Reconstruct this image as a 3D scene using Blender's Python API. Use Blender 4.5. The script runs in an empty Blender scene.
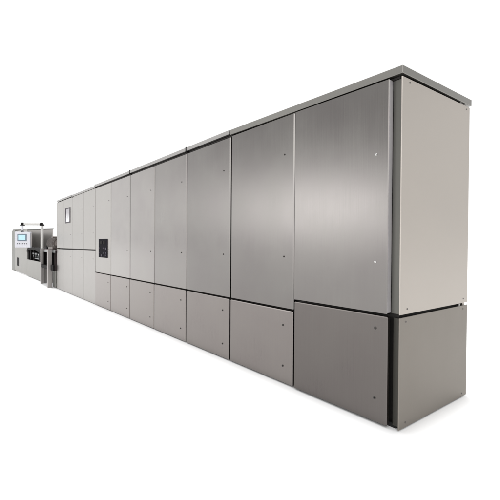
import bpy, bmesh, math, random
from mathutils import Vector, Matrix
random.seed(4)
sc = bpy.context.scene
col = sc.collection

# ---------------------------------------------------------------- materials
def N(nt, t, **kw):
    n = nt.nodes.new(t)
    for k, v in kw.items():
        setattr(n, k, v)
    return n

def metal(name, base, rough=0.34, grain=0.05, wave=0.0, metallic=1.0, tint=0.0):
    m = bpy.data.materials.new(name); m.use_nodes = True
    nt = m.node_tree; b = nt.nodes['Principled BSDF']
    b.inputs['Metallic'].default_value = metallic
    tc = N(nt, 'ShaderNodeTexCoord')
    mp = N(nt, 'ShaderNodeMapping'); mp.inputs['Scale'].default_value = (120.0, 120.0, 0.5)
    nt.links.new(tc.outputs['Object'], mp.inputs['Vector'])
    nz = N(nt, 'ShaderNodeTexNoise'); nz.inputs['Scale'].default_value = 4.0; nz.inputs['Detail'].default_value = 4
    nt.links.new(mp.outputs[0], nz.inputs['Vector'])
    n2 = N(nt, 'ShaderNodeTexNoise'); n2.inputs['Scale'].default_value = 2.1; n2.inputs['Detail'].default_value = 3
    nt.links.new(tc.outputs['Object'], n2.inputs['Vector'])
    add = N(nt, 'ShaderNodeMath', operation='ADD')
    nt.links.new(nz.outputs['Fac'], add.inputs[0]); nt.links.new(n2.outputs['Fac'], add.inputs[1])
    mr = N(nt, 'ShaderNodeMapRange')
    mr.inputs['From Min'].default_value = 0.6; mr.inputs['From Max'].default_value = 1.4
    mr.inputs['To Min'].default_value = rough - 0.055; mr.inputs['To Max'].default_value = rough + 0.055
    nt.links.new(add.outputs[0], mr.inputs['Value']); nt.links.new(mr.outputs[0], b.inputs['Roughness'])
    mc = N(nt, 'ShaderNodeMix', data_type='RGBA')
    lo = [c * (1 - grain) for c in base]; hi = [min(1, c * (1 + grain)) for c in base]
    lo[1] *= (1 - tint)
    mc.inputs[6].default_value = (*lo, 1); mc.inputs[7].default_value = (*hi, 1)
    m3 = N(nt, 'ShaderNodeMapRange'); m3.inputs['From Min'].default_value = 0.7; m3.inputs['From Max'].default_value = 1.3
    nt.links.new(add.outputs[0], m3.inputs['Value']); nt.links.new(m3.outputs[0], mc.inputs[0])
    nt.links.new(mc.outputs[2], b.inputs['Base Color'])
    bp = N(nt, 'ShaderNodeBump'); bp.inputs['Strength'].default_value = 0.02; bp.inputs['Distance'].default_value = 0.002
    nt.links.new(nz.outputs['Fac'], bp.inputs['Height'])
    if wave:
        n4 = N(nt, 'ShaderNodeTexNoise'); n4.inputs['Scale'].default_value = 1.3; n4.inputs['Detail'].default_value = 1
        nt.links.new(tc.outputs['Object'], n4.inputs['Vector'])
        b2 = N(nt, 'ShaderNodeBump'); b2.inputs['Strength'].default_value = 1.0; b2.inputs['Distance'].default_value = wave
        nt.links.new(n4.outputs['Fac'], b2.inputs['Height']); nt.links.new(b2.outputs[0], bp.inputs['Normal'])
    nt.links.new(bp.outputs[0], b.inputs['Normal'])
    return m

def paint(name, base, rough=0.5, spec=0.5, emit=0.0):
    m = bpy.data.materials.new(name); m.use_nodes = True
    nt = m.node_tree; b = nt.nodes['Principled BSDF']
    nz = N(nt, 'ShaderNodeTexNoise'); nz.inputs['Scale'].default_value = 25
    tc = N(nt, 'ShaderNodeTexCoord'); nt.links.new(tc.outputs['Object'], nz.inputs['Vector'])
    mc = N(nt, 'ShaderNodeMix', data_type='RGBA')
    mc.inputs[6].default_value = (*[c * 0.9 for c in base], 1); mc.inputs[7].default_value = (*[min(1, c * 1.08) for c in base], 1)
    nt.links.new(nz.outputs['Fac'], mc.inputs[0]); nt.links.new(mc.outputs[2], b.inputs['Base Color'])
    b.inputs['Roughness'].default_value = rough
    b.inputs['Specular IOR Level'].default_value = spec
    if emit:
        nt.links.new(mc.outputs[2], b.inputs['Emission Color']); b.inputs['Emission Strength'].default_value = emit
    return m

M = {}
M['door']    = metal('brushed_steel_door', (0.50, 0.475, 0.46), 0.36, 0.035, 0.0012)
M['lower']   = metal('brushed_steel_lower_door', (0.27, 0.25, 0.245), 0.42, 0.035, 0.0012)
M['far']     = metal('satin_steel_far_door', (0.375, 0.36, 0.343), 0.40, 0.02, 0.0004)
M['farlow']  = metal('satin_steel_far_lower_door', (0.385, 0.37, 0.355), 0.42, 0.02, 0.0004)
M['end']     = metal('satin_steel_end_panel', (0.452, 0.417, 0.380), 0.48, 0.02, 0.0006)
M['endlow']  = metal('satin_steel_end_panel_low', (0.232, 0.212, 0.188), 0.48, 0.02, 0.0006)  # lower panel's dimmer floor reflection put into a darker base
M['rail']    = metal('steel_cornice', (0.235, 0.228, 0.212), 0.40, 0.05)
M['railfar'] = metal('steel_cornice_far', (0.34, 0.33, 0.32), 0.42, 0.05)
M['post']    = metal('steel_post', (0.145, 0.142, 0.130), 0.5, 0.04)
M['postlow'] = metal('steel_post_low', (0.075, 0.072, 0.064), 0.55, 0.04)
M['carcass'] = metal('dark_carcass_steel', (0.05, 0.047, 0.045), 0.6, 0.05)
M['dark']    = paint('black_rubber', (0.012, 0.012, 0.012), 0.6, 0.2)
M['screw']   = metal('dark_screw', (0.10, 0.095, 0.09), 0.35, 0.05)
M['chrome']  = metal('chrome_lock', (0.75, 0.75, 0.74), 0.18, 0.02)
M['lockring']= metal('grey_lock', (0.30, 0.29, 0.28), 0.35, 0.02)
M['edgelight']    = paint('pale_grey_edge_light', (0.34, 0.325, 0.33), 0.5, 0.3)  # pale tone paints the light on the door's return edge
M['winframe']= paint('mauve_grey_frame', (0.06, 0.052, 0.06), 0.5, 0.2)
M['black']   = paint('black_panel', (0.006, 0.0055, 0.009), 0.7, 0.05)
M['knob']    = paint('grey_switches', (0.075, 0.065, 0.09), 0.45, 0.4)
M['white']   = paint('off_white_powder_coat', (0.56, 0.56, 0.60), 0.45, 0.4)
M['whitebar']= paint('pale_grey_tube', (0.50, 0.49, 0.47), 0.45, 0.4)
M['bezel']   = paint('blue_grey_bezel', (0.13, 0.17, 0.21), 0.4, 0.4)
M['screen']  = paint('lit_screen', (0.40, 0.60, 0.68), 0.3, 0.4, 0.15)
M['box']     = metal('station_grey', (0.30, 0.292, 0.275), 0.5, 0.04)
M['boxdk']   = metal('station_edge', (0.20, 0.20, 0.185), 0.5, 0.04)
M['wall']    = metal('station_back_wall', (0.42, 0.40, 0.385), 0.55, 0.05)
M['inner']   = paint('dark_machinery', (0.009, 0.008, 0.008), 0.65, 0.08)
M['motor']   = metal('brown_grey_cast', (0.17, 0.15, 0.14), 0.5, 0.25)
M['tray']    = metal('tray_steel', (0.30, 0.31, 0.31), 0.4, 0.1)
M['frame']   = metal('frame_steel', (0.36, 0.34, 0.33), 0.5, 0.08)
M['framedk'] = metal('frame_steel_dark', (0.18, 0.15, 0.15), 0.5, 0.15)

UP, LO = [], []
for i, (a_, b_) in enumerate(((0.205, 0.143), (0.200, 0.212), (0.215, 0.230), (0.265, 0.255), (0.320, 0.268), (0.345, 0.280), (0.355, 0.29))):  # near doors darker, far ones lighter: reflection falloff put into the base colour
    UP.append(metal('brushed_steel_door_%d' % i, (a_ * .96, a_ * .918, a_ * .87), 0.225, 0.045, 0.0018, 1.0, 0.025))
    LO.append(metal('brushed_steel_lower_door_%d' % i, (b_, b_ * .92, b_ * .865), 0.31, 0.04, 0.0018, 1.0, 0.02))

# window pane of the far upper door: greyish above, reflected glare painted in below
def pane_mat():
    m = bpy.data.materials.new('window_pane'); m.use_nodes = True
    nt = m.node_tree; b = nt.nodes['Principled BSDF']
    tc = N(nt, 'ShaderNodeTexCoord'); sp = N(nt, 'ShaderNodeSeparateXYZ')
    nt.links.new(tc.outputs['Object'], sp.inputs[0])
    nz = N(nt, 'ShaderNodeTexNoise'); nz.inputs['Scale'].default_value = 6
    nt.links.new(tc.outputs['Object'], nz.inputs['Vector'])
    ma = N(nt, 'ShaderNodeMath', operation='MULTIPLY_ADD'); ma.inputs[1].default_value = 0.25
    nt.links.new(nz.outputs['Fac'], ma.inputs[0]); nt.links.new(sp.outputs['Z'], ma.inputs[2])
    cr = N(nt, 'ShaderNodeMapRange'); cr.inputs['From Min'].default_value = 2.00; cr.inputs['From Max'].default_value = 2.18
    nt.links.new(ma.outputs[0], cr.inputs['Value'])
    mc = N(nt, 'ShaderNodeMix', data_type='RGBA')
    mc.inputs[6].default_value = (0.70, 0.70, 0.72, 1); mc.inputs[7].default_value = (0.25, 0.23, 0.25, 1)
    nt.links.new(cr.outputs[0], mc.inputs[0]); nt.links.new(mc.outputs[2], b.inputs['Base Color'])
    b.inputs['Roughness'].default_value = 0.12
    return m
M['pane'] = pane_mat()

# ---------------------------------------------------------------- mesh helpers
def hexa(bm, P, bev=0.0, seg=1):
    """box from 8 corners: P[0:4] front (y min) bl,br,tr,tl ; P[4:8] back."""
    v = [bm.verts.new(p) for p in P]
    fs = [(0, 1, 2, 3), (5, 4, 7, 6), (4, 0, 3, 7), (1, 5, 6, 2), (3, 2, 6, 7), (4, 5, 1, 0)]
    f = [bm.faces.new([v[i] for i in q]) for q in fs]
    if bev:
        es = list({e for q in f for e in q.edges})
        bmesh.ops.bevel(bm, geom=es, offset=bev, segments=seg, affect='EDGES', profile=0.5, clamp_overlap=True)

def slab(bm, x0, x1, y0, y1, z0, z1, bev=0.0, zt=None, zt2=None, zb=None):
    """axis box; zt = top z at x1 side (z1 is the top at x0 side)."""
    a = z1; b = z1 if zt is None else zt
    c = z0 if zb is None else zb
    hexa(bm, [(x0, y0, z0), (x1, y0, c), (x1, y0, b), (x0, y0, a),
              (x0, y1, z0), (x1, y1, c), (x1, y1, b if zt2 is None else zt2), (x0, y1, a if zt2 is None else zt2 if x0 == x1 else a)], bev)

def cyl(bm, p, axis, r, h, seg=20, r2=None, mi=0):
    """cylinder from p along axis."""
    ax = Vector(axis).normalized()
    q = ax.to_track_quat('Z', 'Y').to_matrix().to_4x4()
    mt = Matrix.Translation(Vector(p) + ax * h / 2) @ q
    r_ = bmesh.ops.create_cone(bm, cap_ends=True, segments=seg, radius1=r, radius2=r if r2 is None else r2, depth=h, matrix=mt)
    for v in r_['verts']:
        for f in v.link_faces:
            f.material_index = mi

def obj(name, bm, mats, parent=None):
    bmesh.ops.recalc_face_normals(bm, faces=bm.faces)
    me = bpy.data.meshes.new(name); bm.to_mesh(me); bm.free()
    for m in (mats if isinstance(mats, (list, tuple)) else [mats]):
        me.materials.append(m)
    o = bpy.data.objects.new(name, me); col.objects.link(o)
    if parent is not None:
        o.parent = parent
        # parents are either world-origin objects or empties at their base
        r = parent
        off = Vector((0, 0, 0))
        while r is not None:
            off += r.location; r = r.parent
        for v in me.vertices:
            v.co -= off
    return o

def box(name, x0, x1, y0, y1, z0, z1, mat, parent=None, bev=0.002, **k):
    bm = bmesh.new(); slab(bm, x0, x1, y0, y1, z0, z1, bev, **k)
    return obj(name, bm, mat, parent)

def empty(name, label, cat, loc=(0, 0, 0), group=None):
    o = bpy.data.objects.new(name, None); col.objects.link(o); o.location = loc
    o['label'] = label; o['category'] = cat
    if group: o['group'] = group
    return o

# ---------------------------------------------------------------- floor
bm = bmesh.new()
v = [bm.verts.new(p) for p in ((-400, -400, 0), (400, -400, 0), (400, 400, 0), (-400, 400, 0))]
bm.faces.new(v)
fl = bpy.data.materials.new('white_studio_floor'); fl.use_nodes = True
nt = fl.node_tree; b = nt.nodes['Principled BSDF']
nz = N(nt, 'ShaderNodeTexNoise'); nz.inputs['Scale'].default_value = 3
mc = N(nt, 'ShaderNodeMix', data_type='RGBA'); mc.inputs[6].default_value = (0.90, 0.90, 0.90, 1); mc.inputs[7].default_value = (0.92, 0.92, 0.92, 1)
nt.links.new(nz.outputs['Fac'], mc.inputs[0]); nt.links.new(mc.outputs[2], b.inputs['Base Color'])
b.inputs['Roughness'].default_value = 0.9; b.inputs['Specular IOR Level'].default_value = 0.1
floor = obj('floor', bm, fl); floor['kind'] = 'structure'

# ---------------------------------------------------------------- main cabinet line
W1, W = 1.0047, 0.971
J = [0.0] + [-(W1 + W * k) for k in range(7)]      # joints 0..7, J[7] ~ -6.83
FAR = [J[7], -7.722, -8.740, -9.686, -10.462]
DEPTH = 1.04
T = empty('tunnel_oven', 'long stainless steel line of tall cabinet doors over short doors', 'industrial oven', (-5.2, 0.5, 0))

# carcass behind the doors
box('carcass', -10.45, -0.034, 0.050, 1.0, 0.0, 2.398, M['carcass'], T, 0)

def lock(parent, x, y, z, r=0.0095, bright=False, pale=False):
    bm = bmesh.new()
    cyl(bm, (x, y + 0.001, z), (0, -1, 0), r, 0.005, 20, r * 0.88, 0)
    cyl(bm, (x, y - 0.004, z), (0, -1, 0), r * 0.55, 0.0015, 14, r * 0.5, 1)
    slab(bm, x - r * 0.45, x + r * 0.45, y - 0.0075, y - 0.0055, z - r * .12, z + r * .12)
    return obj('lock', bm, [M['chrome'] if bright else M['lockring'] if pale else M['screw'], M['screw'] if bright or pale else M['dark']], parent)

def door(name, x0, x1, z0, z1, mat, y0=0.0, y1=0.034, zt=None, bev=0.009, zb=None):
    return box(name, x0, x1, y0, y1, z0, z1, mat, T, bev, zt=zt, zb=zb)

# bay 1 (nearest): doors beside a frame post
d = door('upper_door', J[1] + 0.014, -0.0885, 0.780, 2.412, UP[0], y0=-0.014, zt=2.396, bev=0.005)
box('lit_edge_strip', -0.0884, -0.0868, -0.008, 0.033, 0.792, 2.388, M['edgelight'], d, 0)  # added strip: light on the door's side return painted as pale grey
lock(d, -0.181, -0.014, 1.895, 0.0085, True); lock(d, -0.181, -0.014, 1.141, 0.0085, True)
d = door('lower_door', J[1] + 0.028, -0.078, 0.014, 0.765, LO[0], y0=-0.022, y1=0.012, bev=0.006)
lock(d, -0.172, -0.022, 0.676, 0.0105); lock(d, -0.174, -0.022, 0.183, 0.0105)
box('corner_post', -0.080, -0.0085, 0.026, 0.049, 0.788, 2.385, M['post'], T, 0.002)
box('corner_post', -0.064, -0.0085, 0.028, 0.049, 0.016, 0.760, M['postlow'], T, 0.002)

# bays 2..6
ML = [0.0, 0.0]
for k in range(1, 6):
    xr, xl = J[k], J[k + 1]
    top = 2.420 if k == 1 else 2.421
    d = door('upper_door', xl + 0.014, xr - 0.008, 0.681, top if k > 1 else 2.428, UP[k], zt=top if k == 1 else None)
    for z in (2.072, 1.153):
        lock(d, xr - 0.130, 0, z, 0.0085)
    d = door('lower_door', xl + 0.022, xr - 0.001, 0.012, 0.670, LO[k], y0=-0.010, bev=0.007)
    for z in (0.535, 0.166):
        lock(d, xr - 0.124, -0.010, z, 0.0105)
# bay 7: narrow door with black operating panel
xr, xl = J[6], J[7]
d7 = door('upper_door', xl + 0.006, xr - 0.008, 0.681, 2.421, M['far'])
d7['label'] = 'tall pale door with a black operating panel let into it'
lock(d7, xr - 0.115, 0, 2.086, 0.010); lock(d7, xr - 0.115, 0, 1.153, 0.010)
op = box('operating_panel', -6.575, -6.045, -0.012, 0.002, 0.995, 1.362, M['black'], d7, 0.004)
rr = random.Random(8)
for i in range(4):
    for j in range(4):
        if rr.random() < 0.3: continue
        x = -6.51 + i * 0.135 + rr.uniform(-.02, .02); z = 1.04 + j * 0.046 + rr.uniform(-.008, .008)
        bm = bmesh.new(); cyl(bm, (x, -0.012, z), (0, -1, 0), 0.009 + rr.random() * .014, 0.012, 12)
        obj('push_button', bm, M['knob'], op)
box('meter', -6.47, -6.34, -0.018, -0.0125, 1.26, 1.32, M['inner'], op, 0.003)
box('meter', -6.29, -6.16, -0.018, -0.0125, 1.26, 1.32, M['inner'], op, 0.003)
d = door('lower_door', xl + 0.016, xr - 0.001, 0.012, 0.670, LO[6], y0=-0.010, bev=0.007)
for z in (0.535, 0.166):
    lock(d, xr - 0.124, -0.010, z, 0.0105)

# far section: plain light doors, horizontal split at chest height
for i in range(4):
    xr, xl = FAR[i], FAR[i + 1]
    u = door('upper_door', xl + 0.005, xr - 0.005, 1.150, 2.421, M['far'], bev=0.002)
    l = door('lower_door', xl + 0.005, xr - 0.005, 0.012, 1.116, M['farlow'], bev=0.002)
    lock(u, xr - 0.16, 0, 1.50, 0.010, pale=True); lock(u, xr - 0.16, 0, 2.06, 0.010, pale=True)
    lock(l, xr - 0.16, 0, 0.95, 0.010, pale=True)
    if i == 2:
        u['label'] = 'tall pale door with a small framed window'
        bm = bmesh.new()
        wx0, wx1, wz0, wz1, w = -9.45, -8.95, 1.80, 2.19, 0.028
        slab(bm, wx0, wx1, -0.012, 0.001, wz0, wz0 + w); slab(bm, wx0, wx1, -0.012, 0.001, wz1 - w, wz1)
        slab(bm, wx0, wx0 + w * 1.6, -0.012, 0.001, wz0 + w, wz1 - w); slab(bm, wx1 - w * 1.6, wx1, -0.012, 0.001, wz0 + w, wz1 - w)
        fr = obj('window_frame', bm, M['winframe'], u)
        box('pane', wx0 + w * 1.6, wx1 - w * 1.6, -0.004, 0.001, wz0 + w, wz1 - w, M['pane'], fr, 0)

# end cladding facing the viewer's right
bm = bmesh.new(); y2 = 1.044
hexa(bm, [(-0.008, 0, 0.787), (0, 0, 0.787), (0, 0, 2.389), (-0.008, 0, 2.389),
          (-0.008, y2, 0.787), (0, y2, 0.787), (0, y2, 2.414), (-0.008, y2, 2.414)], 0.002)
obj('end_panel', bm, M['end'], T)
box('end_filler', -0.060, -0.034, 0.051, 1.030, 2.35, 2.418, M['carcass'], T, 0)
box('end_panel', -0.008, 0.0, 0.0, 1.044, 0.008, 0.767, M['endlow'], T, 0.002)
for y, z in ((0.095, 2.366), (0.985, 2.386), (0.092, 0.822), (0.968, 0.822), (0.078, 0.736), (0.966, 0.738), (0.083, 0.042), (0.962, 0.036)):
    bm = bmesh.new(); cyl(bm, (-0.001, y, z), (1, 0, 0), 0.0075, 0.004, 16, 0.005); obj('screw', bm, M['screw'], T)
box('rear_panel', -10.45, -0.018, 1.002, 1.03, 0.02, 2.40, M['end'], T, 0.002)
box('spacer', -0.030, -0.004, 0.90, 0.925, 0.7675, 0.7855, M['lockring'], T, 0.002)
box('spacer', -0.030, -0.004, 0.88, 0.92, 2.4125, 2.424, M['lockring'], T, 0.002)
box('far_end_panel', -10.478, -10.464, 0.0, DEPTH - .012, 0.012, 2.421, M['endlow'], T, 0.002)
box('plinth', -10.44, -0.04, 0.03, 0.049, 0.0, 0.03, M['dark'], T, 0)

# cornice: separate lengths, the nearest one a little deeper
def cornice(x0, x1, zt0, zt1, th, mat, zback=None):
    bm = bmesh.new()
    zb = zback if zback is not None else zt1
    zb0 = zback if zback is not None else zt0
    hexa(bm, [(x0, -0.013, zt0 - th), (x1, -0.013, zt1 - th), (x1, -0.013, zt1), (x0, -0.013, zt0),
              (x0, 1.055, zb0 - th), (x1, 1.055, zb - th), (x1, 1.055, zb), (x0, 1.055, zb0)], 0.003)
    return obj('cornice', bm, mat, T)
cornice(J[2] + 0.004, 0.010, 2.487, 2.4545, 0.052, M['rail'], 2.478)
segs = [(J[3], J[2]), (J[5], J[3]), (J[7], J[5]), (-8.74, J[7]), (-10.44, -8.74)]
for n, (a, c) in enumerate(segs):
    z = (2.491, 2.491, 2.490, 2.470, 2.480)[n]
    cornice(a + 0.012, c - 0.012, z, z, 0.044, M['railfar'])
    if n < 4:
        box('cornice_clamp', a - 0.0105, a + 0.0105, -0.016, 1.05, z - 0.062, z + 0.007, M['inner'], T, 0.002)
box('cornice_recess', -10.44, J[2], 0.022, 0.049, 2.37, 2.44, M['carcass'], T, 0)
box('cornice_recess', J[2] + .002, -0.03, 0.020, 0.049, 2.385, 2.4, M['carcass'], T, 0)

# ---------------------------------------------------------------- loading station at the far end
S = empty('loading_station', 'low grey steel station with an open feed bay, farthest at left', 'machine', (-16.5, 0.6, 0))
box('front_panel', -19.40, -15.85, 0.0, 0.03, 0.03, 1.84, M['box'], S, 0.005)
box('front_panel', -15.83, -12.60, 0.0, 0.03, 0.02, 0.655, M['box'], S, 0.005)
box('corner_column', -20.52, -19.42, 0.0, 0.05, 0.0, 1.90, M['boxdk'], S, 0.005)
# angled hood wall behind the bay
a = Vector((-20.50, 0.06, 0)); c = Vector((-17.2, 1.16, 0)); nrm = Vector((c.y - a.y, -(c.x - a.x), 0)).normalized() * 0.04
bm = bmesh.new()
P = [a, c, c - nrm, a - nrm]
hexa(bm, [(P[0].x, P[0].y, 0), (P[1].x, P[1].y, 0), (P[1].x, P[1].y, 1.91), (P[0].x, P[0].y, 1.91),
          (P[3].x, P[3].y, 0), (P[2].x, P[2].y, 0), (P[2].x, P[2].y, 1.91), (P[3].x, P[3].y, 1.91)], 0.004)
obj('hood_wall', bm, M['wall'], S)
bm = bmesh.new()
hexa(bm, [(P[0].x, P[0].y - .02, 1.912), (P[1].x + .03, P[1].y - .02, 1.912), (P[1].x + .03, P[1].y - .02, 1.96), (P[0].x, P[0].y - .02, 1.96),
          (P[3].x, P[3].y + .02, 1.912), (P[2].x, P[2].y + .02, 1.912), (P[2].x, P[2].y + .02, 1.96), (P[3].x, P[3].y + .02, 1.96)], 0.004)
obj('hood_rim', bm, M['boxdk'], S)
box('vent', -18.66, -18.12, -0.012, -0.001, 0.285, 0.65, M['inner'], S, 0.004)
box('bay_floor', -15.8, -12.6, 0.04, 0.95, 0.55, 0.62, M['inner'], S, 0.004)
box('bay_back', -15.8, -12.4, 0.60, 0.64, 0.62, 1.08, M['inner'], S, 0.004)
box('bay_divider', -15.82, -15.70, 0.04, 0.9, 0.62, 1.10, M['inner'], S, 0.004)
bm = bmesh.new()                                            # arched dark guide over the bay
n = 16; prev = None
for i in range(n + 1):
    t = i / n; x = -15.85 + 3.25 * t; z = 1.00 + 0.105 * math.sin(math.pi * min(1, t * 1.15) ** .8) - .0 * t
    ring = [bm.verts.new((x, y, zz)) for y, zz in ((-.01, z - .05), (-.01, z + .03), (.55, z + .03), (.55, z - .05))]
    if prev:
        for q in range(4):
            bm.faces.new((prev[q], ring[q], ring[(q + 1) % 4], prev[(q + 1) % 4]))
    else:
        bm.faces.new(ring)
    prev = ring
bm.faces.new(prev[::-1])
obj('guide_rail', bm, M['inner'], S)
for i, (x, w, z0, z1) in enumerate(((-14.9, .9, .86, .93), (-13.7, .8, .84, .90), (-14.3, 1.2, .70, .74))):
    box('tray', x - w / 2, x + w / 2, 0.1, 0.5, z0, z1, M['tray'], S, 0.008)
for x, w_ in ((-15.35, .10), (-14.65, .05), (-13.55, .12), (-12.9, .06)):
    box('upright', x - w_ / 2, x + w_ / 2, 0.05, 0.08, 0.62, 1.02, M['inner'], S, 0.004)
for x in (-15.0, -14.55, -14.1, -13.65, -13.2):
    bm = bmesh.new(); cyl(bm, (x, 0.10, 0.80), (0, 1, 0), 0.045, 0.45, 18); obj('feed_roller', bm, M['tray'], S)

# ---------------------------------------------------------------- conveyor frame between station and line
F = empty('transfer_frame', 'open steel frame with two posts and a ribbed gearmotor beside the tall doors', 'conveyor frame', (-11.5, 0.2, 0))
box('post', -12.28, -12.19, -0.12, -0.04, 0.0, 1.12, M['frame'], F, 0.005)
box('post', -10.94, -10.81, -0.17, -0.06, 0.0, 1.09, M['frame'], F, 0.005)
box('post', -12.10, -12.02, 0.25, 0.33, 0.0, 1.08, M['framedk'], F, 0.005)
box('crossbeam', -12.185, -10.945, -0.12, -0.05, 0.52, 0.62, M['inner'], F, 0.005)
box('crossbeam', -10.805, -10.50, -0.10, -0.04, 0.50, 0.66, M['inner'], F, 0.005)
box('lower_panel', -10.94, -10.50, -0.02, 0.0, 0.02, 0.49, M['boxdk'], F, 0.005)
box('lower_panel', -12.33, -12.30, -0.02, 0.65, 0.0, 0.52, M['frame'], F, 0.004)
box('inner_panel', -12.33, -12.30, -0.02, 0.65, 0.525, 1.05, M['inner'], F, 0.004)
box('inner_panel', -11.9, -10.50, 0.40, 0.44, 0.50, 1.05, M['inner'], F, 0.005)
box('rear_skirt', -12.30, -10.50, 0.62, 0.65, 0.0, 1.05, M['framedk'], F, 0.004)
box('table', -12.28, -10.50, -0.03, 0.60, 1.055, 1.10, M['framedk'], F, 0.006)
box('side_plate', -12.18, -10.50, -0.045, -0.035, 1.01, 1.075, M['tray'], F, 0.003)
bm = bmesh.new()                                            # gearmotor: ribbed drum with foot and end bell
cyl(bm, (-11.75, 0.14, 1.275), (1, 0, 0), 0.165, 0.9, 28)
for i in range(9):
    cyl(bm, (-11.72 + i * 0.095, 0.14, 1.275), (1, 0, 0), 0.180, 0.03, 28)
cyl(bm, (-10.85, 0.14, 1.275), (1, 0, 0), 0.13, 0.06, 24, 0.09)
slab(bm, -11.6, -11.0, -0.02, 0.3, 1.101, 1.18, 0.01)
slab(bm, -11.5, -11.3, 0.05, 0.23, 1.43, 1.49, 0.01)
obj('gearmotor', bm, M['motor'], F)
bm = bmesh.new(); cyl(bm, (-12.1, 0.02, 1.16), (0, 1, 0), 0.06, 0.35, 20); cyl(bm, (-11.95, 0.0, 1.13), (0, 1, 0), 0.045, 0.35, 20)
obj('roller', bm, M['inner'], F)

# ---------------------------------------------------------------- operator terminal on a swing arm
C = Vector((-12.235, -0.08, 0))
K = empty('control_terminal', 'pale control terminal with lit screen hanging from a swing arm on a slim post', 'control panel', (C.x, C.y, 1.12))
yaw = -0.9041
L_ = Vector((-math.cos(yaw), math.sin(yaw), 0))              # direction the arm reaches
Nn = Vector((-math.sin(yaw), -math.cos(yaw), 0))             # direction the screen faces
def obox(name, c, w, h, dp, mat, parent, bev=0.006):
    """box centred at c: w along L_, h along z, dp along Nn."""
    bm = bmesh.new(); X = -L_ * w / 2; Z = Vector((0, 0, h / 2)); Y = Nn * dp / 2
    hexa(bm, [c - X - Z + Y, c + X - Z + Y, c + X + Z + Y, c - X + Z + Y, c - X - Z - Y, c + X - Z - Y, c + X + Z - Y, c - X + Z - Y], bev)
    return obj(name, bm, mat, parent)
bm = bmesh.new(); cyl(bm, (C.x, C.y, 1.121), (0, 0, 1), 0.042, 0.72, 24); obj('pole', bm, M['whitebar'], K)
zt = 1.885
obox('arm', C + L_ * 0.31 + Vector((0, 0, zt)), 0.54, 0.062, 0.07, M['whitebar'], K, 0.012)
def joint(p, s):
    bm = bmesh.new(); X = -L_
    pts = [(-.06 * s, -.045), (.055 * s, -.045), (.055 * s, .02), (.02 * s, .05), (0, .05)]
    fr = [bm.verts.new(p + X * a_ + Vector((0, 0, b_)) + Nn * .045) for a_, b_ in pts]
    bk = [bm.verts.new(p + X * a_ + Vector((0, 0, b_)) - Nn * .045) for a_, b_ in pts]
    bm.faces.new(fr); bm.faces.new(bk[::-1])
    for i in range(5): bm.faces.new((fr[i], bk[i], bk[(i + 1) % 5], fr[(i + 1) % 5]))
    return obj('joint', bm, M['inner'], K)
joint(C + Vector((0, 0, zt)), -1.0)
joint(C + L_ * 0.62 + Vector((0, 0, zt)), 1.0)
hp = C + L_ * 0.62
bm = bmesh.new(); cyl(bm, (hp.x, hp.y, 1.68), (0, 0, 1), 0.026, 0.17, 20); obj('hanger', bm, M['white'], K)
bm = bmesh.new(); cyl(bm, (hp.x, hp.y, 1.645), (0, 0, 1), 0.05, 0.032, 20, 0.03); obj('swivel', bm, M['inner'], K)
pc = hp - L_ * 0.02 + Vector((0, 0, 1.393))
H_ = obox('housing', pc, 0.50, 0.50, 0.09, M['white'], K, 0.012)
obox('side_handle', pc - L_ * 0.262, 0.012, 0.40, 0.06, M['frame'], H_, 0.003)
bz = obox('screen_bezel', pc + Nn * 0.046 + Vector((0, 0, 0.065)) + L_ * 0.01, 0.30, 0.225, 0.012, M['bezel'], H_, 0.004)
obox('screen', pc + Nn * 0.0535 + Vector((0, 0, 0.068)) + L_ * 0.01, 0.225, 0.16, 0.006, M['screen'], bz, 0.001)
for i in range(6):
    q = pc + Nn * 0.045 + Vector((0, 0, -0.13)) + L_ * (0.155 - i * 0.058)
    bm = bmesh.new(); cyl(bm, q, Nn, 0.013, 0.014, 14); obj('push_button', bm, M['inner'], H_)

# ---------------------------------------------------------------- studio light
w = bpy.data.worlds.new('World'); sc.world = w; w.use_nodes = True
nt = w.node_tree; bg = nt.nodes['Background']
tc = N(nt, 'ShaderNodeTexCoord'); sp = N(nt, 'ShaderNodeSeparateXYZ')
nt.links.new(tc.outputs['Generated'], sp.inputs[0])
def math_(op, a, b_=None, c_=None, clamp=False):
    n_ = N(nt, 'ShaderNodeMath', operation=op); n_.use_clamp = clamp
    for i, s in enumerate((a, b_, c_)):
        if s is None: continue
        if isinstance(s, (int, float)): n_.inputs[i].default_value = s
        else: nt.links.new(s, n_.inputs[i])
    return n_.outputs[0]
def gauss(v, mu, sg):
    d_ = math_('DIVIDE', math_('SUBTRACT', v, mu), sg)
    return math_('EXPONENT', math_('MULTIPLY', math_('MULTIPLY', d_, d_), -1.0))
X, Y, Z = sp.outputs
# behind the viewer: dim room, a long low softbox band towards the left rear, brighter to the far left
az = math_('ARCTAN2', X, math_('MULTIPLY', Y, -1.0))          # 0 = straight behind the front face (-y), negative = towards -x
band = math_('MULTIPLY', gauss(Z, 0.095, 0.085), gauss(az, -0.70, 0.27))
left = math_('DIVIDE', 1.0, math_('ADD', 1.0, math_('EXPONENT', math_('MULTIPLY', math_('ADD', az, 1.12), 9.0))))
tr = N(nt, 'ShaderNodeMapRange', interpolation_type='SMOOTHSTEP'); tr.inputs['From Min'].default_value = 0.60; tr.inputs['From Max'].default_value = 0.85
nt.links.new(Z, tr.inputs['Value'])
top = math_('MULTIPLY', tr.outputs[0], 0.15)
rim = math_('MULTIPLY', gauss(az, 0.82, 0.30), 2.8)  # added unseen glow to the right, for bright lines on door edges
dim = math_('ADD', math_('ADD', math_('ADD', 0.81, rim), math_('MULTIPLY', band, 3.9)), math_('ADD', math_('MULTIPLY', left, 0.45), top))
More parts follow.
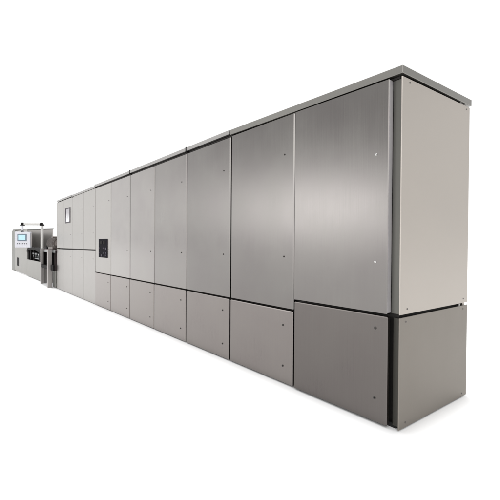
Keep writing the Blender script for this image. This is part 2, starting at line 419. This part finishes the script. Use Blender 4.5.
# y > 0: white studio wall
fr = N(nt, 'ShaderNodeMapRange', interpolation_type='SMOOTHSTEP')
fr.inputs['From Min'].default_value = -0.04; fr.inputs['From Max'].default_value = 0.05
nt.links.new(Y, fr.inputs['Value'])
val = math_('ADD', math_('MULTIPLY', dim, math_('SUBTRACT', 1.0, fr.outputs[0])), math_('MULTIPLY', 1.05, fr.outputs[0]))
patch = math_('MULTIPLY', math_('MULTIPLY', gauss(X, -0.66, 0.26), gauss(Y, -0.08, 0.22)), gauss(Z, 0.74, 0.20))  # added unseen overhead glow, brightens top edges of the lower doors
rightm = N(nt, 'ShaderNodeMapRange', interpolation_type='SMOOTHSTEP')
rightm.inputs['From Min'].default_value = -0.10; rightm.inputs['From Max'].default_value = 0.15
nt.links.new(X, rightm.inputs['Value'])
rv = math_('MULTIPLY', math_('MULTIPLY', rightm.outputs[0], fr.outputs[0]), math_('SUBTRACT', math_('MULTIPLY', gauss(Z, 0.25, 0.22), 0.50), 0.42))
val = math_('ADD', math_('ADD', val, rv), math_('MULTIPLY', patch, 2.6))
cmb = N(nt, 'ShaderNodeCombineColor')
nt.links.new(val, cmb.inputs[0]); nt.links.new(val, cmb.inputs[1]); nt.links.new(val, cmb.inputs[2])
nt.links.new(cmb.outputs[0], bg.inputs['Color']); bg.inputs['Strength'].default_value = 1.0

s = bpy.data.lights.new('overhead_key', 'SUN'); s.energy = 1.15; s.angle = math.radians(3.5)
so = bpy.data.objects.new('overhead_key', s); col.objects.link(so)
so.rotation_euler = Vector((-0.020, 0.030, 1)).to_track_quat('Z', 'Y').to_euler()

# ---------------------------------------------------------------- camera
cx, cy, ch = 1.37873, -2.36751, 1.24851
yaw, pit, roll, f = -0.904116, -0.011292, 0.006731, 380.5315
fw = Vector((math.sin(yaw) * math.cos(pit), math.cos(yaw) * math.cos(pit), math.sin(pit)))
r = Vector((math.cos(yaw), -math.sin(yaw), 0)); u = r.cross(fw)
r2 = r * math.cos(roll) + u * math.sin(roll); u2 = -r * math.sin(roll) + u * math.cos(roll)
cam = bpy.data.cameras.new('camera'); co = bpy.data.objects.new('camera', cam); col.objects.link(co)
mt = Matrix((r2, u2, -fw)).transposed().to_4x4(); mt.translation = (cx, cy, ch)
co.matrix_world = mt
cam.sensor_width = 36; cam.lens = f / 500 * 36; cam.clip_start = 0.05; cam.clip_end = 2000
sc.camera = co
sc.view_settings.view_transform = 'Standard'; sc.view_settings.look = 'None'; sc.view_settings.exposure = 0
sc.render.resolution_x = sc.render.resolution_y = 1024
sc.cycles.use_denoising = True
